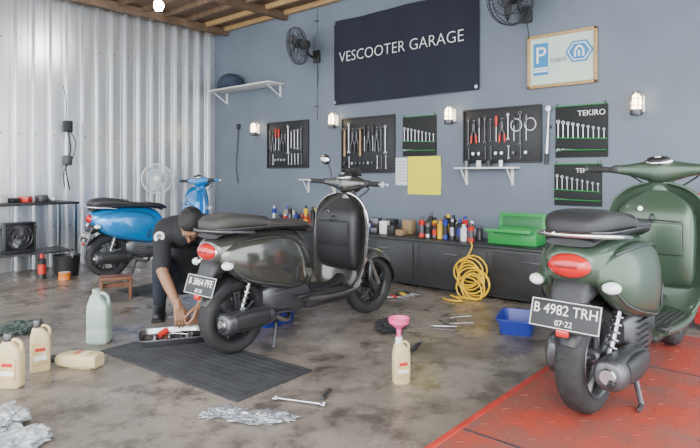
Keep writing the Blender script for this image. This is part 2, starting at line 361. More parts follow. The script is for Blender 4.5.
P_grey=mat('olive_grey_metallic',(.095,.094,.084),.20,.65,coat=.9)
P_blue=mat('blue_metallic',(.004,.22,.58),.22,.30,coat=.8)
scooter(P_green,(2.505,.800,.104),math.radians(-3),('B 4982 TRH','07·22'),trim=P_green,rail=M_chrome,rim=M_dsteel,edgem=P_green)
scooter(P_grey,(2.18,2.84,.0135),0,('B 3864 PFE','05·20'),mirrors=(1,),seat=M_seat2,steer=-.12,rim=M_black,inner=M_black,trim=M_chrome,rail=M_dsteel,screen=True,edgem=M_chrome)
scooter(P_blue,(2.93,6.02,.0015),math.radians(-8),('B 3071 TKL','09·21'),rim=M_dsteel,steer=.1,inner=P_blue,trim=P_blue,rail=M_chrome)

# ------------------------------------------------------------------ lift
lm=mat('worn_red_paint',(.42,.05,.025),.5,col2=(.17,.09,.075),vscale=4.5,detail=12,bump=.15,bscale=40,metal=.1)
lm2=mat('red_frame_paint',(.40,.03,.02),.45,var=.25,vscale=8)
g=G()
g.box((2.65,.67,.085),(2.9,.96,.03),lm,bev=.006)
for y in (.20,1.14): g.box((2.65,y,.065),(2.9,.03,.078),lm2,bev=.004)
for x in (1.3,2.0,2.7,3.4,4.0): g.box((x,.67,.035),(.08,.88,.07),M_dsteel)
for x in (2.0,3.3): g.box((x,.67,.1005),(.012,.90,.003),M_dsteel)
for i in range(28):
    for j in range(9): g.box((1.30+.1*i,.28+.1*j,.1003),(.030,.008,.003),lm,rot=(0,0,.8 if (i+j)%2 else -.8))
g.loft([[(.75,.2,.0),(.75,1.14,.0),(.75,1.14,.008),(.75,.2,.008)],[(1.2,.2,.05),(1.2,1.14,.05),(1.2,1.14,.10),(1.2,.2,.10)]],lm)
g.build('scooter_lift_platform')

# ------------------------------------------------------------------ tools
def wrench(g,x,y,L,m,a=0,z=.02,r=.5):
    s,c=math.sin(a),math.cos(a)
    def P(u,v): return (x+u*c-v*s,y+u*s+v*c,z)
    w=max(.004,L*.026)
    g.tube([P(0,-L/2),P(0,L/2)],w,m,seg=8,sub=1)
    rr=w*2.1
    g.tube([P(rr*math.cos(t),L/2+rr*.6+rr*math.sin(t)) for t in [2*pi*i/12 for i in range(12)]],w*.8,m,seg=6,sub=1,closed=True)
    g.tube([P(rr*math.cos(t),-L/2-rr*.6+rr*math.sin(t)) for t in [-.3+ (2*pi-2.0)*i/8 - 0.2 for i in range(9)]],w*.9,m,seg=6,sub=1)
def pliers(g,x,y,L,m,h,z=.02):
    g.tube([(x-.03,y-L/2,z),(x-.022,y-.1*L,z),(x+.004,y+.12*L,z),(x+.006,y+.42*L,z)],[.008,.008,.010,.004],m,seg=8)
    g.tube([(x+.03,y-L/2,z),(x+.022,y-.1*L,z),(x-.004,y+.12*L,z),(x-.006,y+.42*L,z)],[.008,.008,.010,.004],m,seg=8)
    for s in (-1,1): g.tube([(x+s*.03,y-L/2,z),(x+s*.024,y-.15*L,z)],.011,h,seg=8,sub=1)
def driver(g,x,y,L,h,z=.02):
    g.tube([(x,y,z),(x,y-L*.55,z)],.004,M_steel,seg=8,sub=1)
    g.tube([(x,y,z),(x,y+.03,z),(x,y+L*.35,z),(x,y+L*.4,z)],[.007,.013,.014,.008],h,seg=10,sub=2)
def hammer(g,x,y,L,z=.03):
    g.tube([(x,y-L/2,z),(x,y+L/2,z)],[.014,.010],M_woodl,seg=8,sub=1); g.tube([(x-.05,y+L/2,z),(x+.02,y+L/2,z),(x+.05,y+L/2,z)],[.018,.014,.006],M_dsteel,seg=10,sub=1)
def board(yc,zc,w,h,seed,name='tool_board'):
    rnd=random.Random(seed); g=G()
    pm=mat('pegboard_black',(.012,.012,.014),.5)
    g.box((0,0,.007),(w,h,.014),pm,bev=.003)
    for a,b,c,d in ((0,h/2,w,.014),(0,-h/2,w,.014),(w/2,0,.014,h),(-w/2,0,.014,h)): g.box((a,b,.014),(c,d,.022),M_black,bev=.003)
    n=int((w-.1)/.062)
    for i in range(n):
        x=-w/2+.06+i*.062; k=rnd.random(); tm=M_steel if rnd.random()<.5 else M_dsteel
        g.cyl((x,h*.30,.012),(x,h*.30,.035),.004,M_steel,seg=6)
        if k<.45: wrench(g,x,h*.10+rnd.uniform(-.03,.03),h*rnd.uniform(.30,.55),tm,z=.028)
        elif k<.70: pliers(g,x,h*.08,h*.42,M_dsteel,rnd.choice([M_redp,M_black,M_black,M_dsteel]),z=.028)
        elif k<.94: driver(g,x,h*.16,h*.5,rnd.choice([M_redp,M_dsteel,M_black,M_black]),z=.028)
        else: hammer(g,x,h*.05,h*.5,z=.035)
        if k<.5: wrench(g,x+.005,-h*.32,h*.2,tm,z=.026)
        else: g.lathe([(0,0),(.016,0),(.016,.03),(0,.03)],tm,(x,-h*.33,.015),'Z',12)
    if seed==3:
        for x in (.17,.31):
            g.tube([(x+.055*math.cos(t),.07+.06*math.sin(t)+.02,.03) for t in [2*pi*i/16 for i in range(16)]],.005,M_wpaper,seg=6,sub=1,closed=True)
    return g.build(name,wallM(yc,zc))
board(5.58,1.53,.80,.62,1)
board(4.19,1.48,.80,.66,2)
board(2.49,1.515,.82,.54,3)
def pouch(yc,zc,w,h,seed,label):
    rnd=random.Random(seed); g=G()
    cloth=mat('pouch_fabric',(.016,.017,.018),.8,bump=.3,bscale=80)
    g.box((0,0,.0072),(w,h,.014),cloth,bev=.003)
    g.tube([(-w/2,h/2,.014),(w/2,h/2,.014)],.004,M_greenp,sub=1)
    for x in (-w/2+.02,w/2-.02): g.tube([(x,h/2,.02),(x,h/2+.03,.0075)],.006,M_steel,sub=1)
    if label: g.text(label,h*.15,M_whitep,Matrix.Translation((w*.2,h*.34,.0155)),.001)
    n=int(w/.045)
    for i in range(n):
        x=-w/2+.03+i*(w-.06)/(n-1); L=h*(.66-.34*i/n)
        wrench(g,x,-h*.14+.03*(1-i/n),L*.8,M_steel,z=.022)
    g.box((0,-h*.24,.022),(w*.98,h*.22,.014),cloth,bev=.004,rot=(0,0,-.06)); g.tube([(-w*.49,-h*.11,.031),(w*.49,-h*.16,.031)],.004,M_greenp,sub=1)
    g.tube([(-w*.49,-h*.35,.031),(w*.49,-h*.37,.031)],.004,M_greenp,sub=1)
    g.build('tool_pouch',wallM(yc,zc))
pouch(3.455,1.55,.44,.44,4,'')
pouch(1.715,1.515,.46,.47,5,'TEKIRO')
pouch(1.745,1.03,.42,.38,6,'TEKIRO')
g=G(); g.tube([(0,-.22,.03),(0,.0,.03),(0,.2,.03)],[.018,.012,.010],M_steel,seg=12,sub=1); g.lathe([(0,-.01),(.026,-.008),(.026,.02),(0,.022)],M_steel,(0,.22,.03),'Z',16); g.tube([(0,-.3,.03),(0,-.2,.03)],.018,M_black,sub=1,seg=12)
g.box((0,.05,.008),(.05,.03,.016),M_black); g.build('torque_wrench',wallM(2.010,1.52)@Matrix.Rotation(-.05,4,'Z'))
g=G(); g.loft([[(-.215,.21-.42*i/8,.004+.003*math.sin(i)) ,(.215,.21-.42*i/8,.005+.005*math.cos(i*.8)),(.215,.21-.42*i/8,.008+.005*math.cos(i*.8)),(-.215,.21-.42*i/8,.007+.003*math.sin(i))] for i in range(9)],M_ypaper); g.build('yellow_poster',wallM(3.395,1.115))
g=G(); g.box((0,0,.004),(.16,.31,.004),M_wpaper); 
for i in range(7): g.box((0,.11-.035*i,.0065),(.12,.006,.001),M_dsteel)
g.build('paper_notice',wallM(3.70,1.16))
def wshelf(yc,z,w,dep,name='wall_shelf'):
    g=G(); g.box((0,0,dep/2),(w,.018,dep),M_white,bev=.003)
    for x in (-w/2+.08,w/2-.08):
        g.box((x,-.085,.008),(.025,.17,.016),M_white); g.tube([(x,-.16,.012),(x,-.012,dep*.9)],.008,M_white,sub=1)
    g.build(name,wallM(yc,z))
wshelf(6.32,2.36,1.35,.30)
wshelf(4.95,1.06,.62,.12)
wshelf(2.62,1.19,.66,.14)
g=G()
for x,c in ((-.22,M_dsteel),(-.08,M_white),(.03,M_black),(.16,M_steel)): g.cyl((x,.01,.07),(x,.075,.07),.025,c,seg=14)
g.build('small_parts_jars',wallM(2.62,1.19))
g=G(); clothm=mat('bag_fabric',(.03,.04,.07),.8,bump=.4,bscale=40,var=.4,vscale=10)
g.loftx([(-.22,0,.06,.0,.08),(-.18,0,.11,0,.17),(-.05,0,.13,0,.22),(.1,0,.12,0,.19),(.2,0,.08,0,.10),(.24,0,.03,0,.05)],clothm,n=2.6)
g.tube([(-.1,-.10,.15),(0,-.12,.20),(.1,-.10,.14)],.012,M_black); g.ell((.05,-.07,.16),(.07,.05,.04),mat('bag_fabric_blue',(.04,.12,.28),.8))
g.build('duffel_bag',T(5.04,6.65,2.371,math.radians(90)))
# ------------------------------------------------------------------ banner, sign
g=G(); bn=mat('banner_cloth',(.008,.010,.024),.8,bump=.1,bscale=8)
rows=[]
for i in range(13):
    z=1.04*(.5-i/12); row=[]
    for j in range(25): x=1.98*(j/24-.5); row.append((x,z,.030+.012*math.sin(x*5+z*2)+.006*math.sin(x*13)))
    rows.append(row)
g.loft(rows,bn,closed=False); g.loft([[(a,b,c-.004) for a,b,c in r] for r in rows],bn,closed=False)
for x in (-.97,.97):
    for y in (-.49,.49): g.lathe([(.008,.0),(.018,.0),(.018,.006),(.008,.006)],M_steel,(x,y,.045),'Z',12,closed=True)
g.text('VESCOOTER GARAGE',.182,M_whitep,Matrix.Translation((-.03,.05,.053)),.001,.97,offset=-.003)
g.build('shop_banner',wallM(3.71,2.51))
g=G(); g.box((0,0,.012),(.615,.475,.018),mat('sign_face',(.56,.68,.56),.5,var=.06,vscale=3))
for a,b,c,d in ((0,.235,.64,.03),(0,-.235,.64,.03),(.305,0,.03,.5),(-.305,0,.03,.5)): g.box((a,b,.02),(c,d,.03),M_woodl,bev=.006)
bl=mat('sign_blue',(.01,.20,.45),.4)
g.box((-.19,.02,.0225),(.14,.30,.004),bl); g.text('P',.22,M_whitep,Matrix.Translation((-.19,.05,.026)),.001); g.box((-.19,-.08,.0255),(.13,.045,.002),M_whitep); g.text('PIAGGIO',.028,bl,Matrix.Translation((-.19,-.08,.028)),.001)
g.text('team',.075,M_dsteel,Matrix.Translation((-.025,.0,.023)),.001)
def hexa(r,r2): return [(.165+r*math.cos(t),.05+r2*math.sin(t)) for t in [pi/3*i for i in range(6)]]
g.loft([[(a,b,.022) for a,b in hexa(.125,.11)],[(a,b,.026) for a,b in hexa(.125,.11)]],bl)
g.loft([[(a,b,.026) for a,b in hexa(.105,.092)],[(a,b,.028) for a,b in hexa(.105,.092)]],M_whitep)
g.loft([[(a,b,.028) for a,b in hexa(.092,.080)],[(a,b,.030) for a,b in hexa(.092,.080)]],bl)
g.tube([(.13,.0,.032),(.13,.06,.032),(.165,.095,.032),(.20,.06,.032),(.20,.0,.032)],.010,M_whitep,sub=3); g.box((.165,.03,.032),(.018,.055,.004),M_whitep)
g.build('framed_sign',wallM(1.89,2.19))
# ------------------------------------------------------------------ wall lamps
glow=mat('lamp_glass',(1.0,.78,.48),.3,emit=12)
def lamp(y,z):
    g=G()
    g.box((0,.0,.01),(.10,.14,.02),M_whitep,bev=.01)
    g.box((0,.085,.05),(.03,.03,.10),M_white,bev=.008)
    g.M=Matrix.Translation((0,0,.085))@Matrix.Rotation(-pi/2,4,'X')
    g.lathe([(0,-.10),(.042,-.10),(.048,-.085),(.048,-.055),(.040,-.05)],M_dsteel,k=24)
    g.lathe([(.038,-.05),(.040,0),(.036,.05),(.02,.075),(0,.08)],glow,k=24)
    for i in range(6):
        a=2*pi*i/6; g.tube([(.046*math.cos(a)*k,.046*math.sin(a)*k,h) for k,h in ((1,-.055),(1.08,0),(1,.06),(.5,.095),(.05,.10))],.0035,M_dsteel,seg=6,sub=3)
    for h in (-.02,.035): g.tube([(.049*math.cos(t),.049*math.sin(t),h) for t in [2*pi*i/16 for i in range(16)]],.003,M_dsteel,seg=6,sub=1,closed=True)
    g.M=Matrix(); g.build('cage_wall_lamp',wallM(y,z))
for y,z in ((6.2,1.775),(4.70,1.80),(3.04,1.75),(1.24,1.72)): lamp(y,z)
# ------------------------------------------------------------------ fans
def fanhead(g,R,m,blade,cm):
    for rr,z in ((R,0),(R*.97,.04),(R*.97,-.04),(R*.6,.065),(R*.6,-.065),(R*.3,.07)):
        g.tube([(rr*math.cos(t),rr*math.sin(t),z) for t in [2*pi*i/28 for i in range(28)]],.004 if rr<R else .007,cm,seg=6,sub=1,closed=True)
    for i in range(36):
        a=2*pi*i/36
        for s in (1,-1): g.tube([(k*R*math.cos(a),k*R*math.sin(a),s*h) for k,h in ((.18,.07),(.6,.065),(.97,.04),(1,0))],.002,cm,seg=4,sub=1)
    g.lathe([(0,.078),(.19*R,.074),(.2*R,.06),(0,.055)],m,k=20)
    g.lathe([(0,-.17),(.05,-.165),(.06,-.10),(.055,-.05),(0,-.05)],m,k=20)
    g.cyl((0,0,-.05),(0,0,.05),.025,m)
    for i in range(3):
        rows=[]
        for j in range(7):
            rr=R*(.12+.76*j/6); wd=R*(.12+.40*math.sin(pi*min(1,.15+j/6*.8)))
            row=[]
            for k in range(5):
                a=2*pi*i/3+(k/4-.5)*wd*2/rr*.55+.15*j/6; row.append((rr*math.cos(a),rr*math.sin(a),.03*(k/4-.5)*1.6))
            rows.append(row)
        g.loft(rows,blade,closed=False)
def wallfan(y,z,R,yaw,tilt):
    g=G()
    g.box((0,-.12,.02),(.11,.16,.04),M_black,bev=.012); g.tube([(0,-.12,.03),(0,-.13,.12),(0,-.10,.18),(0,-.03,.20)],[.02,.018,.018,.02],M_black,seg=12)
    g.M=Matrix.Translation((0,0,.22))@Matrix.Rotation(yaw,4,'Y')@Matrix.Rotation(tilt,4,'X')@Matrix.Translation((0,0,.12))
    fanhead(g,R,M_black,M_dsteel,M_black); g.M=Matrix()
    g.tube([(0,-.2,.02),(.02,-.34,.015),(.0,-.5,.012)],.004,M_black)
    g.build('wall_fan',wallM(y,z))
wallfan(5.02,2.76,.23,-.35,.25)
wallfan(2.22,2.78,.24,-.25,.3)
g=G(); 
g.lathe([(0,0),(.17,0),(.18,.015),(.10,.035),(.03,.05),(0,.05)],M_white); g.cyl((0,0,.04),(0,0,.92),.014,M_white); g.cyl((0,0,.5),(0,0,.56),.022,M_white)
g.M=Matrix.Translation((0,0,1.07))@Matrix.Rotation(math.radians(-35),4,'Z')@Matrix.Rotation(pi/2,4,'X')
g.cyl((0,-.17,-.1),(0,.02,-.11),.02,M_white); fanhead(g,.20,M_white,mat('fan_blade_blue',(.35,.5,.6),.4),M_white); g.M=Matrix()
g.build('pedestal_fan',T(4.02,6.88,0))
# ------------------------------------------------------------------ bulbs
hot=mat('bulb_glow',(.95,.98,1.0),.3,emit=260)
for x,y in ((3.29,5.60),(2.2,2.4)):
    g=G(); g.cyl((0,0,.12),(0,0,.26),.005,M_black); g.cyl((0,0,.06),(0,0,.13),.02,M_white); g.lathe([(0,-.075),(.038,-.062),(.054,-.02),(.052,.015),(.02,.06),(0,.06)],hot,k=24)
    g.build('pendant_bulb',T(x,y,2.99))

# ------------------------------------------------------------------ bench along wall
g=G(); bb=mat('black_cabinet',(.026,.026,.028),.45,var=.35,vscale=4,bump=.1)
g.box((4.925,3.55,.24),(.51,4.1,.44),bb,bev=.008); g.box((4.92,3.55,.468),(.54,4.14,.024),bb,bev=.006)
for i in range(5):
    y=1.95+.8*i; g.box((4.664,y,.24),(.012,.74,.38),bb,bev=.004); g.box((4.655,y,.36),(.012,.16,.018),M_dsteel,bev=.004)
g.build('tool_cabinet_bench')
BT=.481
def can(g,x,y,z,r,h,body,cap):
    g.lathe([(0,0),(r,0),(r*1.03,.004),(r,.01),(r,h*.78),(r*1.02,h*.79),(r*.6,h*.86),(0,h*.86)],body,(x,y,z),k=18)
    g.lathe([(r*.55,h*.84),(r*.55,h),(r*.4,h*1.02),(0,h*1.02)],cap,(x,y,z),k=14)
    g.lathe([(r*1.01,h*.2),(r*1.015,h*.2),(r*1.015,h*.6),(r*1.01,h*.6)],cap,(x,y,z),k=18)
rnd=random.Random(3)
cc=[M_redp,M_black,M_dsteel,M_white,M_blue,M_steel,M_black,M_yellow]
g=G()
for i in range(9):
    for row in (-.09,.06):
        can(g,row+rnd.uniform(-.03,.03),-.30+.072*i,0,.027+rnd.random()*.006,rnd.uniform(.13,.24),cc[(i*3+(row>0)*2)%8],cc[(i+2)%8])
g.build('spray_cans',T(4.95,2.93,BT))
g=G()
for i in range(11):
    for row in (-.10,.06):
        can(g,row+rnd.uniform(-.03,.03),-.48+.095*i,0,.03,rnd.uniform(.14,.25),cc[(i*2+(row>0)*3)%8],cc[(i+3)%8])
g.build('lubricant_cans',T(4.95,4.98,BT))
g=G()
for i in range(7):
    h=.06+.04*(i%3); g.box((rnd.uniform(-.12,-.04),-.36+.115*i,h/2),(.09,.085,h),[M_card,M_black,M_white,M_dsteel,M_blue,M_card,M_redp][i],bev=.004,rot=(0,0,rnd.uniform(-.3,.3)))
    if i%2==0: g.box((.09,-.34+.115*i,.075),(.10,.12,.15),[M_card,M_black,M_dsteel,M_card][i//2],bev=.004,rot=(0,0,rnd.uniform(-.2,.2)))
g.build('spare_part_boxes',T(4.95,3.83,BT))
# bench vise
g=G(); g.lathe([(0,0),(.07,0),(.07,.02),(.04,.03),(.035,.06),(0,.06)],M_dsteel,k=24); g.box((0,0,.09),(.14,.07,.06),M_blue,bev=.012); g.box((-.06,0,.125),(.02,.11,.05),M_steel,bev=.004); g.box((-.095,0,.115),(.02,.11,.07),M_blue,bev=.006); g.cyl((-.2,0,.09),(.0,0,.09),.012,M_steel); g.cyl((-.19,-.06,.09),(-.19,.06,.09),.006,M_steel)
g.build('bench_vise',T(4.98,4.36,BT))
g=G()
g.box((0,0,.01),(.22,.46,.012),M_greenp)
for x in (-.11,.11): g.box((x,0,.065),(.008,.46,.12),M_greenp,bev=.003)
for y in (-.23,.23): g.box((0,y,.065),(.22,.008,.12),M_greenp,bev=.003)
g.box((0,0,.07),(.20,.44,.02),M_redp)
for i in range(7): wrench(g,-.06+.02*(i%3),-.18+.055*i,.12,M_steel,z=.09)
g.box((.13,0,.20),(.012,.46,.16),M_greenp,rot=(0,.18,0),bev=.004)
g.box((.118,0,.20),(.006,.38,.11),mat('green_enamel_dark',(.015,.16,.04),.4),rot=(0,.18,0),bev=.002)
g.box((-.155,0,.13),(.09,.44,.03),M_greenp,rot=(0,.1,0),bev=.004)
for y in (-.15,.15): g.tube([(-.11,y,.10),(-.15,y,.12)],.006,M_steel,sub=1)
g.build('metal_toolbox',T(4.95,2.22,BT-.003))
# coil air hose
g=G(); pts=[]
for i in range(160):
    a=2*pi*i/16; t=i/160
    pts.append((-.035-.10*t+.02*math.sin(a*.37),.0+.13*math.cos(a)*(1+.15*math.sin(a*.23))+.05*math.sin(t*7),.27-.17*t*1.2+.12*math.sin(a)))
pts=[(p[0],p[1],max(p[2],.012)) for p in pts]
g.tube(pts,.0075,M_yellow,seg=6,sub=1)
g.tube([pts[0],(-.04,.02,.45),(.0,.05,.50),(.04,.07,.495),(.08,.08,.49)],.0065,M_yellow,seg=6)
g.tube([pts[-1],(-.25,.0,.012),(-.30,.08,.012),(-.27,.18,.012)],.0065,M_yellow,seg=6)
g.build('coiled_air_hose',T(4.635,2.47,0))
def tray(x,y,rz):
    g=G(); w,d,h=.36,.25,.11
    def r(a,b,z): return [(p[0],p[1],z) for p in se(a,b,8,32)]
    g.loft([r(w/2*.86,d/2*.86,0),r(w/2,d/2,h),r(w/2+.012,d/2+.012,h),r(w/2+.012,d/2+.012,h-.01),r(w/2+.004,d/2+.004,h-.008)],M_blue,cap=False)
    g.loft([r(w/2*.85,d/2*.85,.004),r(w/2*.99,d/2*.99,h)],M_blue,cap=False); g.add(r(w/2*.86,d/2*.86,.003),[list(range(32))],M_blue)
    for i in range(5): wrench(g,-.1+.05*i,0,.14,M_steel,a=.4*i,z=.02)
    g.build('parts_tray',T(x,y,0,rz))
tray(3.86,1.72,.3); tray(2.84,3.24,.1)
g=G(); rc=mat('red_cabinet_paint',(.40,.02,.02),.35)
g.box((0,0,.52),(.46,.46,.94),rc,bev=.012)
for i in range(5): g.box((-.235,0,.18+.17*i),(.012,.42,.15),rc,bev=.005); g.box((-.247,0,.23+.17*i),(.016,.3,.012),M_steel)
for a in (-.18,.18):
    for b in (-.18,.18): g.cyl((a,b-.012,.028),(a,b+.012,.028),.028,M_rubber)
g.build('rolling_tool_cabinet',T(4.9,.52,0))
# ------------------------------------------------------------------ left side bench
g=G(); g.box((2.2,6.86,.80),(1.35,.52,.025),M_black,bev=.004); g.box((2.2,6.88,.25),(1.28,.46,.02),M_dsteel)
for x in (1.56,2.84):
    for y in (6.63,7.08): g.box((x,y,.395),(.03,.03,.79),M_steel)
g.build('work_table')
g=G()
for i in range(7):
    h=.05+.015*(i%3); g.box((-.42+.13*i,rnd.uniform(-.08,.08),h/2),(.10,.12,h),[M_black,M_dsteel,M_white,M_black,M_redp,M_dsteel,M_steel][i],bev=.008,rot=(0,0,rnd.random()))
g.build('bench_parts_boxes',T(2.3,6.86,.8135))
g=G()
g.box((0,0,.155),(.31,.02,.31),M_black,bev=.004)
for a,b,c,d in ((0,.155,.31,.02),(0,-.155,.31,.02),(.15,0,.02,.31),(-.15,0,.02,.31)): g.box((a,-.03,.165+b),(c,.10,d),M_black,bev=.006)
g.M=Matrix.Translation((0,-.04,.165))@Matrix.Rotation(pi/2,4,'X')@Matrix.Scale(.6,4,(0,0,1)); fanhead(g,.135,M_black,M_dsteel,M_dsteel); g.M=Matrix()
g.build('box_fan',T(2.33,6.9,.262))
g=G(); can(g,0,0,0,.04,.26,M_black,M_redp); g.build('spray_bottle',T(2.42,6.48,0))
g=G(); g.lathe([(0,0),(.12,0),(.14,.22),(.145,.23),(.135,.23),(.115,.02),(0,.02)],M_black,k=32); g.tube([(0,-.14,.21),(0,-.12,.28),(0,0,.31),(0,.12,.28),(0,.14,.21)],.004,M_steel); g.build('plastic_bucket',T(2.68,6.48,0))
g=G(); g.lathe([(0,0),(.06,0),(.062,.005),(.06,.01),(.06,.075),(.063,.08),(0,.08)],mat('orange_tin',(.6,.16,.02),.4),k=28); g.lathe([(.0,.082),(.05,.082),(.055,.078)],M_white,k=28); g.build('paint_tin',T(2.55,6.22,0))
g=G(); g.box((0,-.05,.0),(.10,.06,.14),M_black,bev=.01)
g.tube([(0,-.05,-.07),(.03,-.055,-.3),(-.03,-.055,-.5),(.02,-.05,-.78)],.009,M_black); g.tube([(.02,-.05,-.05),(.09,-.055,-.2),(.05,-.055,-.4),(-.05,-.055,-.55),(-.04,-.05,-.75)],.006,M_black)
g.tube([(-.03,-.05,.05),(-.02,-.05,.3),(-.06,-.05,.5)],.005,M_black)
g.box((0,-.05,-.42),(.09,.05,.12),M_dsteel,bev=.01)
g.build('power_switch_and_cable',T(2.97,D-.026,1.72))
g=G(); g.tube([(0,0,0),(.0,.02,-.25),(-.04,.0,-.55),(.0,0,-.8)],.007,M_black); g.box((0,0,.03),(.03,.06,.08),M_black,bev=.006); g.build('hanging_cable',T(5.175,6.62,1.8))
# ------------------------------------------------------------------ stool & mats
g=G(); g.box((0,0,.19),(.28,.20,.025),M_wood,bev=.006)
for x in (-.12,.12): g.box((x,0,.09),(.02,.17,.18),M_wood,bev=.003)
g.box((0,0,.12),(.23,.02,.04),M_wood); g.build('wooden_stool',T(2.47,4.93,0,math.radians(-25)))
def rmat(x,y,w,d,rz):
    g=G(); g.box((0,0,.005),(w,d,.009),M_mat,bev=.003)
    for i in range(int(w/.05)): g.box((-w/2+.04+i*.05,0,.0098),(.012,d*.94,.002),M_mat)
    g.build('rubber_mat',T(x,y,0,rz))
rmat(1.97,2.88,.56,1.30,.05); rmat(3.02,4.98,.75,.6,.1)
g=G(); g.lathe([(0,.26),(.15,.26),(.16,.275),(.16,.30),(.14,.31),(0,.312)],M_seat,k=32)
for i in range(3):
    a=2*pi*i/3+.5; g.tube([(.09*math.cos(a),.09*math.sin(a),.27),(.17*math.cos(a),.17*math.sin(a),.012)],.012,M_dsteel,sub=1)
g.tube([(.13*math.cos(t),.13*math.sin(t),.12) for t in [2*pi*i/20 for i in range(20)]],.007,M_dsteel,seg=6,sub=1,closed=True)
g.build('round_stool',T(3.5,3.75,0))
# ------------------------------------------------------------------ bottles
def oilbottle(g,h,w,d,body,cap,label):
    def R(a,b,z,xo=0): return [(p[0]+xo,p[1],z) for p in se(a,b,4,28)]
    g.loft([R(w*.44,d*.44,0),R(w*.5,d*.5,h*.03),R(w*.5,d*.5,h*.60),R(w*.47,d*.48,h*.70),R(w*.30,d*.40,h*.82,-w*.10),R(w*.20,d*.25,h*.86,-w*.14)],body)
    g.tube([(w*.42,0,h*.66),(w*.44,0,h*.80),(w*.22,0,h*.88),(-.02,0,h*.86)],w*.085,body,seg=10)
    g.lathe([(0,h*.86),(w*.19,h*.86),(w*.20,h*.88),(w*.20,h*.97),(w*.17,h),(0,h)],cap,(-w*.14,0,0),k=20)
    for s in (-1,1): g.box((0,s*d*.497,h*.34),(w*.74,.003,h*.44),label,bev=.001)
    g.box((0,-d*.503,h*.44),(w*.5,.003,h*.07),M_redp,bev=.001); g.box((0,-d*.503,h*.28),(w*.6,.003,h*.09),M_whitep,bev=.001)
M_lab2=mat('label_gold',(.48,.30,.08),.5,col2=(.70,.58,.36),vscale=30)
def bottle(x,y,rz,h=.26,w=.11,d=.07,cap=M_dsteel,lying=False,name='oil_bottle',body=M_cream,label=M_lab2,funnel=False):
    g=G()
    if lying: g.M=Matrix.Translation((0,0,d/2))@Matrix.Rotation(pi/2,4,'X')@Matrix.Rotation(pi/2,4,'Z')@Matrix.Rotation(pi/2,4,'Z')
    oilbottle(g,h,w,d,body,cap,label)
    g.M=Matrix()
    if lying:
        zm=min(v.z for v in g.v); g.v=[V((v.x,v.y,v.z-zm)) for v in g.v]
    g.build(name,T(x,y,0,rz))
    if funnel:
        g=G(); g.lathe([(.009,0),(.010,.04),(.05,.075),(.055,.10),(.058,.10),(.054,.074),(.014,.04),(.012,0)],M_pink,k=28); g.box((.062,0,.095),(.02,.014,.005),M_pink)
        g.build('funnel',T(x-w*.14*math.cos(rz),y-w*.14*math.sin(rz),h+.001))
vr=math.radians(-49.3)
bottle(2.47,1.76,vr+.3,h=.25,w=.095,d=.065,cap=M_white,funnel=True)
bottle(1.082,3.296,vr-.1,h=.28,w=.125,d=.075)
bottle(1.276,3.44,vr+.5,h=.29,w=.105,d=.07,cap=M_dsteel)
bottle(1.52,3.23,vr-pi/2-.15,h=.30,w=.11,d=.08,lying=True)
g=G()
def R8(a,z,xo=0): return [(p[0]+xo,p[1],z) for p in se(a,a*.85,5,28)]
g.loft([R8(.062,0),R8(.072,.012),R8(.072,.09),R8(.069,.10),R8(.072,.11),R8(.072,.22),R8(.066,.26),R8(.035,.31,-.02),R8(.024,.325,-.02)],M_rope)
g.tube([(.06,0,.235),(.058,0,.30),(.02,0,.33),(-.01,0,.315)],.012,M_rope,seg=10)
g.lathe([(0,.325),(.027,.325),(.027,.355),(0,.357)],M_rope,(-.02,0,0),k=20); g.build('plastic_jug',T(1.75,3.72,0,vr))
g=G()
def rr(a,b,z): return [(p[0],p[1],z) for p in se(a,b,7,32)]
g.loft([rr(.19,.135,0),rr(.21,.15,.045),rr(.222,.162,.047),rr(.222,.162,.042)],M_steel,cap=False); g.loft([rr(.188,.133,.004),rr(.207,.147,.045)],M_steel,cap=False)
g.add(rr(.195,.14,.012),[list(range(32))],M_oil); g.add(rr(.19,.135,.001),[list(range(32))],M_steel)
for i in range(12):
    g.lathe([(.006,0),(.018,0),(.018,.018),(.006,.018)],rnd.choice([M_steel,M_dsteel,M_woodl]),(.13*rnd.uniform(-1,1),.09*rnd.uniform(-1,1),.012),k=14,closed=True)
wrench(g,.02,.03,.16,M_steel,a=1.1,z=.03); g.cyl((-.08,.02,.03),(-.03,.05,.05),.022,M_redp)
g.build('oil_drain_tray',T(2.08,3.37,.013,math.radians(-30)))
def crumple(name,x,y,sx,sy,sz,m,seed,rz=0,amp=.45):
    b=bmesh.new(); bmesh.ops.create_icosphere(b,subdivisions=5,radius=1)
    for v in b.verts:
        n=v.co.normalized(); f=1+amp*noise.noise(n*2.3+V((seed,0,0)))+amp*.7*noise.noise(n*6+V((0,seed,0)))+amp*.4*abs(noise.noise(n*14+V((0,0,seed))))
        v.co=V((n.x*f*sx,n.y*f*sy,max(n.z*f*sz+sz*.55,.0)))
    g=G(); g.bm(b,m); g.build(name,T(x,y,.002,rz),sharp=20)
crumple('plastic_wrapper',1.68,1.98,.14,.06,.018,M_foil,3,-.9)
crumple('plastic_wrapper',1.60,2.16,.09,.05,.016,M_foil,9,-.6)
crumple('plastic_bag',.88,2.85,.10,.14,.035,M_bag,5)
crumple('plastic_bag',.84,2.55,.13,.09,.03,M_bag,11)
crumple('cleaning_rag',3.30,2.45,.16,.09,.03,mat('dark_rag',(.03,.03,.035),.9),7,.5)
crumple('cleaning_rag',1.50,4.40,.14,.12,.04,mat('green_rag',(.05,.07,.06),.9),17,.2)
g=G(); wrench(g,0,0,.24,M_steel,a=.4,z=.012); g.tube([(.1,-.06,.012),(.2,-.02,.012)],.01,M_dsteel,sub=1); g.build('combination_wrench',T(1.92,1.98,0))
g=G()
for i in range(6): wrench(g,-.2+.08*i,rnd.uniform(-.08,.08),.16,M_steel if i%2 else M_dsteel,a=rnd.random()*3,z=.012)
g.build('loose_wrenches',T(3.68,2.15,0))
g=G()
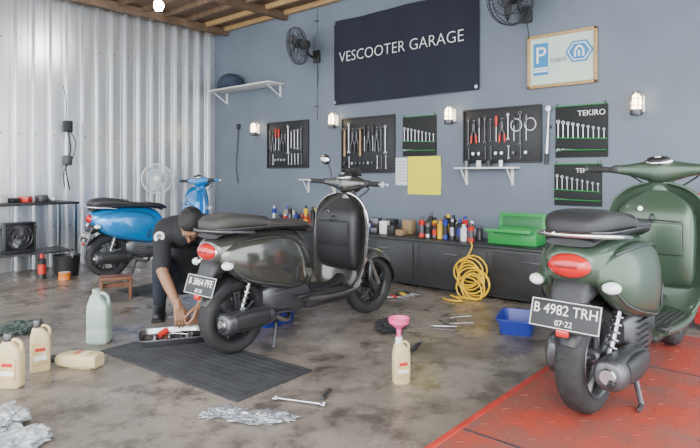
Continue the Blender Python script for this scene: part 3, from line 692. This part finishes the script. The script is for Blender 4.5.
for i in range(6): wrench(g,-.2+.08*i,rnd.uniform(-.08,.08),.15,M_steel if i%2 else M_dsteel,a=rnd.random()*3,z=.012)
for i in range(4): driver(g,-.1+.07*i,.0,.18,[M_redp,M_black,M_yellow,M_black][i],z=.015)
g.build('hand_tools_pile',T(4.22,2.98,0))
g=G(); g.tube([(-.22,0,.012),(0,.02,.012),(.22,.0,.012)],.011,M_dsteel); g.cyl((.22,0,.0125),(.26,0,.0125),.012,M_steel); g.build('breaker_bar',T(2.9,1.98,0,.4))

# ------------------------------------------------------------------ mechanic
def remesh(g,vox,sm,bones,out):
    me=bpy.data.meshes.new('tmp'); me.from_pydata([tuple(v) for v in g.v],[],g.f)
    b=bmesh.new(); b.from_mesh(me); bmesh.ops.recalc_face_normals(b,faces=b.faces[:]); b.to_mesh(me); b.free()
    o=bpy.data.objects.new('tmp',me); bpy.context.scene.collection.objects.link(o)
    m=o.modifiers.new('r','REMESH'); m.mode='VOXEL'; m.voxel_size=vox
    s=o.modifiers.new('s','SMOOTH'); s.factor=.5; s.iterations=sm
    dg=bpy.context.evaluated_depsgraph_get(); ev=o.evaluated_get(dg); em=ev.to_mesh()
    vs=[v.co.copy() for v in em.vertices]; by={}
    for p in em.polygons:
        c=p.center; best=1e9; bm_=None
        for a,bb,r0,r1,mm in bones:
            ab=bb-a; t=max(0,min(1,(c-a).dot(ab)/max(ab.length_squared,1e-9))); dd=(c-(a+ab*t)).length-(r0+(r1-r0)*t)
            if dd<best: best=dd; bm_=mm
        by.setdefault(bm_,[]).append(list(p.vertices))
    ev.to_mesh_clear(); bpy.data.objects.remove(o)
    off=len(out.v); out.v+=vs
    for mm,fs in by.items():
        if mm not in out.mats: out.mats.append(mm)
        mi=out.mats.index(mm); out.f+=[[i+off for i in f] for f in fs]; out.m+=[mi]*len(fs)
def mechanic():
    out=G(); g=G(); B=[]
    def bone(a,b,r0,r1,m): g.capsule(a,b,r0,r1,m,16); B.append((V(a),V(b),r0,r1,m))
    neck=V((2.375,3.655,.745)); pel=V((2.66,4.03,.26))
    Rs=V((2.245,3.775,.68)); Ls=V((2.505,3.585,.70)); mid=(Rs+Ls)/2
    sh=(Ls-Rs).normalized()
    chest=V((2.50,3.82,.685)); belly=V((2.60,3.95,.48))
    for c,a,b,r in ((mid+V((.04,.05,.02)),.13,.13,.100),(chest,.10,.10,.130),(belly,.08,.08,.132)):
        bone(c-sh*a,c+sh*b,r,r,M_shirt)
    bone(mid,chest,.11,.13,M_shirt); bone(chest,belly,.13,.13,M_shirt); bone(belly,pel,.13,.13,M_shirt)
    Rh=pel-sh*.09; Lh=pel+sh*.09
    bone(Rh,Lh,.125,.125,M_pants)
    bone(Rs,Rs+(mid-Rs)*.4,.070,.085,M_shirt); bone(Ls,Ls+(mid-Ls)*.4,.070,.085,M_shirt)
    headc=V((2.335,3.535,.755))
    bone(mid+V((0,0,.03)),neck,.080,.062,M_shirt)
    bone(neck,headc+V((.02,.04,-.01)),.054,.052,M_skin)
    Re=V((2.155,3.62,.43)); Rw=V((2.165,3.43,.205)); Le=V((2.46,3.43,.43)); Lw=V((2.29,3.36,.20))
    rm=Rs.lerp(Re,.82); bone(Rs,rm,.068,.060,M_shirt); bone(rm,Re,.043,.042,M_skin); bone(Re,Re.lerp(Rw,.35),.042,.041,M_skin); bone(Re.lerp(Rw,.35),Rw,.041,.027,M_skin)
    lm_=Ls.lerp(Le,.82); bone(Ls,lm_,.068,.060,M_shirt); bone(lm_,Le,.043,.042,M_skin); bone(Le,Le.lerp(Lw,.35),.042,.041,M_skin); bone(Le.lerp(Lw,.35),Lw,.041,.027,M_skin)
    Rk=V((2.30,3.88,.46)); Ra=V((2.37,4.02,.095)); Lk=V((2.70,3.56,.46)); La=V((2.73,3.70,.095))
    for h,k,a in ((Rh,Rk,Ra),(Lh,Lk,La)):
        bone(h,k,.100,.070,M_pants); bone(k,k.lerp(a,.3),.068,.066,M_pants); bone(k.lerp(a,.3),a,.066,.048,M_pants)
    remesh(g,.012,6,B,out)
    for a,tdir in ((Ra,V((-.6,-.8,0)).normalized()),(La,V((-.45,-.9,0)).normalized())):
        g2=G(); B2=[]; h=a-tdir*.05; h.z=.045; t=a+tdir*.15; t.z=.036; m_=a+tdir*.05; m_.z=.05
        for p,q,r0,r1 in ((h,m_,.044,.045),(m_,t,.045,.036),(a+V((0,0,-.01)),m_,.05,.042)): g2.capsule(p,q,r0,r1,M_black); B2.append((p,q,r0,r1,M_black))
        remesh(g2,.009,4,B2,out)
        so=G(); c=(h+t)/2; ang=math.atan2(tdir.y,tdir.x); so.box((c.x,c.y,.012),(.27,.085,.022),M_rubber,rot=(0,0,ang),bev=.01,seg=3); out.merge(so)
    def hand(w,fwd,back,thumbside):
        fwd=fwd.normalized(); back=(back-fwd*back.dot(fwd)).normalized(); side=back.cross(fwd)*thumbside
        def P(x,y,z): return w+fwd*x+side*y+back*z
        h=G(); Bh=[]
        def hb(a,b,r0,r1): h.capsule(a,b,r0,r1,M_skin,10); Bh.append((a,b,r0,r1,M_skin))
        for y in (-.030,-.010,.010,.030): hb(P(-.01,y*.6,0),P(.085,y,0),.014,.012)
        hb(P(-.04,0,0),P(.01,0,0),.025,.022)
        for y,L in ((.030,.072),(.010,.080),(-.010,.074),(-.030,.058)):
            a=P(.085,y,0); b=P(.085+L*.42,y*1.15,-L*.18); c=P(.085+L*.62,y*1.15,-L*.50); d=P(.085+L*.62,y*1.1,-L*.80)
            hb(a,b,.0095,.0088); hb(b,c,.0088,.008); hb(c,d,.008,.007)
        a=P(.015,.025,-.005); b=P(.05,.055,-.018); c=P(.085,.062,-.035); d=P(.105,.052,-.05)
        hb(a,b,.015,.011); hb(b,c,.011,.0095); hb(c,d,.0095,.008)
        remesh(h,.0042,2,Bh,out)
    hand(Rw,V((.02,-.25,-.85)),V((-.35,-.8,.2)),1)
    hand(Lw,V((-.35,-.1,-.8)),V((.3,-.8,.2)),-1)
    fd=V((-.40,-.35,-.85)).normalized(); up=V((-.45,-.52,.60)); up=(up-fd*up.dot(fd)).normalized(); lf=up.cross(fd)
    HM=Matrix(((fd.x,lf.x,up.x,headc.x),(fd.y,lf.y,up.y,headc.y),(fd.z,lf.z,up.z,headc.z),(0,0,0,1)))
    h=G(); h.M=HM
    h.ell((-.005,0,.02),(.098,.076,.095),M_skin); h.ell((.03,0,-.045),(.062,.056,.065),M_skin); h.ell((.062,0,-.085),(.026,.03,.022),M_skin)
    h.tube([(.092,0,.01),(.108,0,-.015),(.116,0,-.032),(.10,0,-.04)],[.008,.010,.013,.008],M_skin,seg=10)
    h.ell((.085,0,.03),(.015,.055,.012),M_skin)
    Bh=[(HM@V((0,0,0)),HM@V((.01,0,0)),.1,.1,M_skin)]
    remesh(h,.006,3,Bh,out)
    d=G(); d.M=HM
    for s in (-1,1):
        d.ell((.083,s*.031,.008),(.012,.014,.008),M_eye); d.ell((.093,s*.031,.007),(.005,.006,.006),M_hair); d.tube([(.094,s*.014,.027),(.097,s*.032,.033),(.088,s*.05,.027)],.004,M_hair,seg=6)
        d.ell((-.005,s*.078,-.012),(.020,.008,.032),M_skin,rot=(0,-.15,0))
    d.tube([(.088,-.024,-.060),(.097,0,-.058),(.088,.024,-.060)],[.004,.007,.004],M_lip,seg=8)
    b=bmesh.new(); bmesh.ops.create_uvsphere(b,u_segments=32,v_segments=20,radius=1)
    for v in b.verts:
        n=v.co.copy(); f=1+.05*noise.noise(n*7); v.co=V((-.018+n.x*.108*f,n.y*.088*f,.034+n.z*.100*f))
    bmesh.ops.delete(b,geom=[v for v in b.verts if v.co.z<(-.045 if v.co.x<0 else .0+v.co.x*.75) ],context='VERTS'); d.bm(b,M_hair)
    out.merge(d)
    e=G(); p=Rs.lerp(Re,.12); n=V((-.72,-.62,.3)).normalized(); tx=V((0,0,1)).cross(n).normalized(); ty=n.cross(tx)
    e.M=Matrix(((tx.x,ty.x,n.x,p.x+n.x*.066),(tx.y,ty.y,n.y,p.y+n.y*.066),(tx.z,ty.z,n.z,p.z+n.z*.066),(0,0,0,1)))
    e.lathe([(0,.006),(.036,.005),(.040,-.004),(.024,-.014)],M_white,k=24); e.lathe([(0,.0075),(.018,.0067),(.020,.005)],M_dsteel,k=16)
    e.M=Matrix(); nt_=(headc-neck).normalized(); e1=nt_.cross(sh).normalized(); e2=nt_.cross(e1)
    e.tube([tuple(neck+nt_*.01+(e2*math.cos(t)+e1*math.sin(t))*.062) for t in [2*pi*i/18 for i in range(18)]],.010,M_redp,seg=8,sub=1,closed=True)
    out.merge(e)
    out.build('mechanic_man',sharp=70)
mechanic()

# ------------------------------------------------------------------ light & camera
w=bpy.data.worlds.new('World'); bpy.context.scene.world=w; w.use_nodes=True
bg=w.node_tree.nodes['Background']; bg.inputs['Color'].default_value=(.91,.96,1.0,1); bg.inputs['Strength'].default_value=5.8
sd=bpy.data.lights.new('sun','SUN'); sd.energy=2.4; sd.angle=math.radians(40); sd.color=(1,.98,.95)
so=bpy.data.objects.new('sun',sd); bpy.context.scene.collection.objects.link(so)
so.rotation_euler=V((.80,.45,-.38)).to_track_quat('-Z','Y').to_euler()
cd=bpy.data.cameras.new('cam'); co=bpy.data.objects.new('camera',cd); bpy.context.scene.collection.objects.link(co)
co.location=(0,0,1.12); co.rotation_euler=(pi/2,0,math.radians(-49.3)); cd.sensor_width=36; cd.lens=28.8; cd.shift_y=-.07; cd.clip_start=.05
bpy.context.scene.camera=co
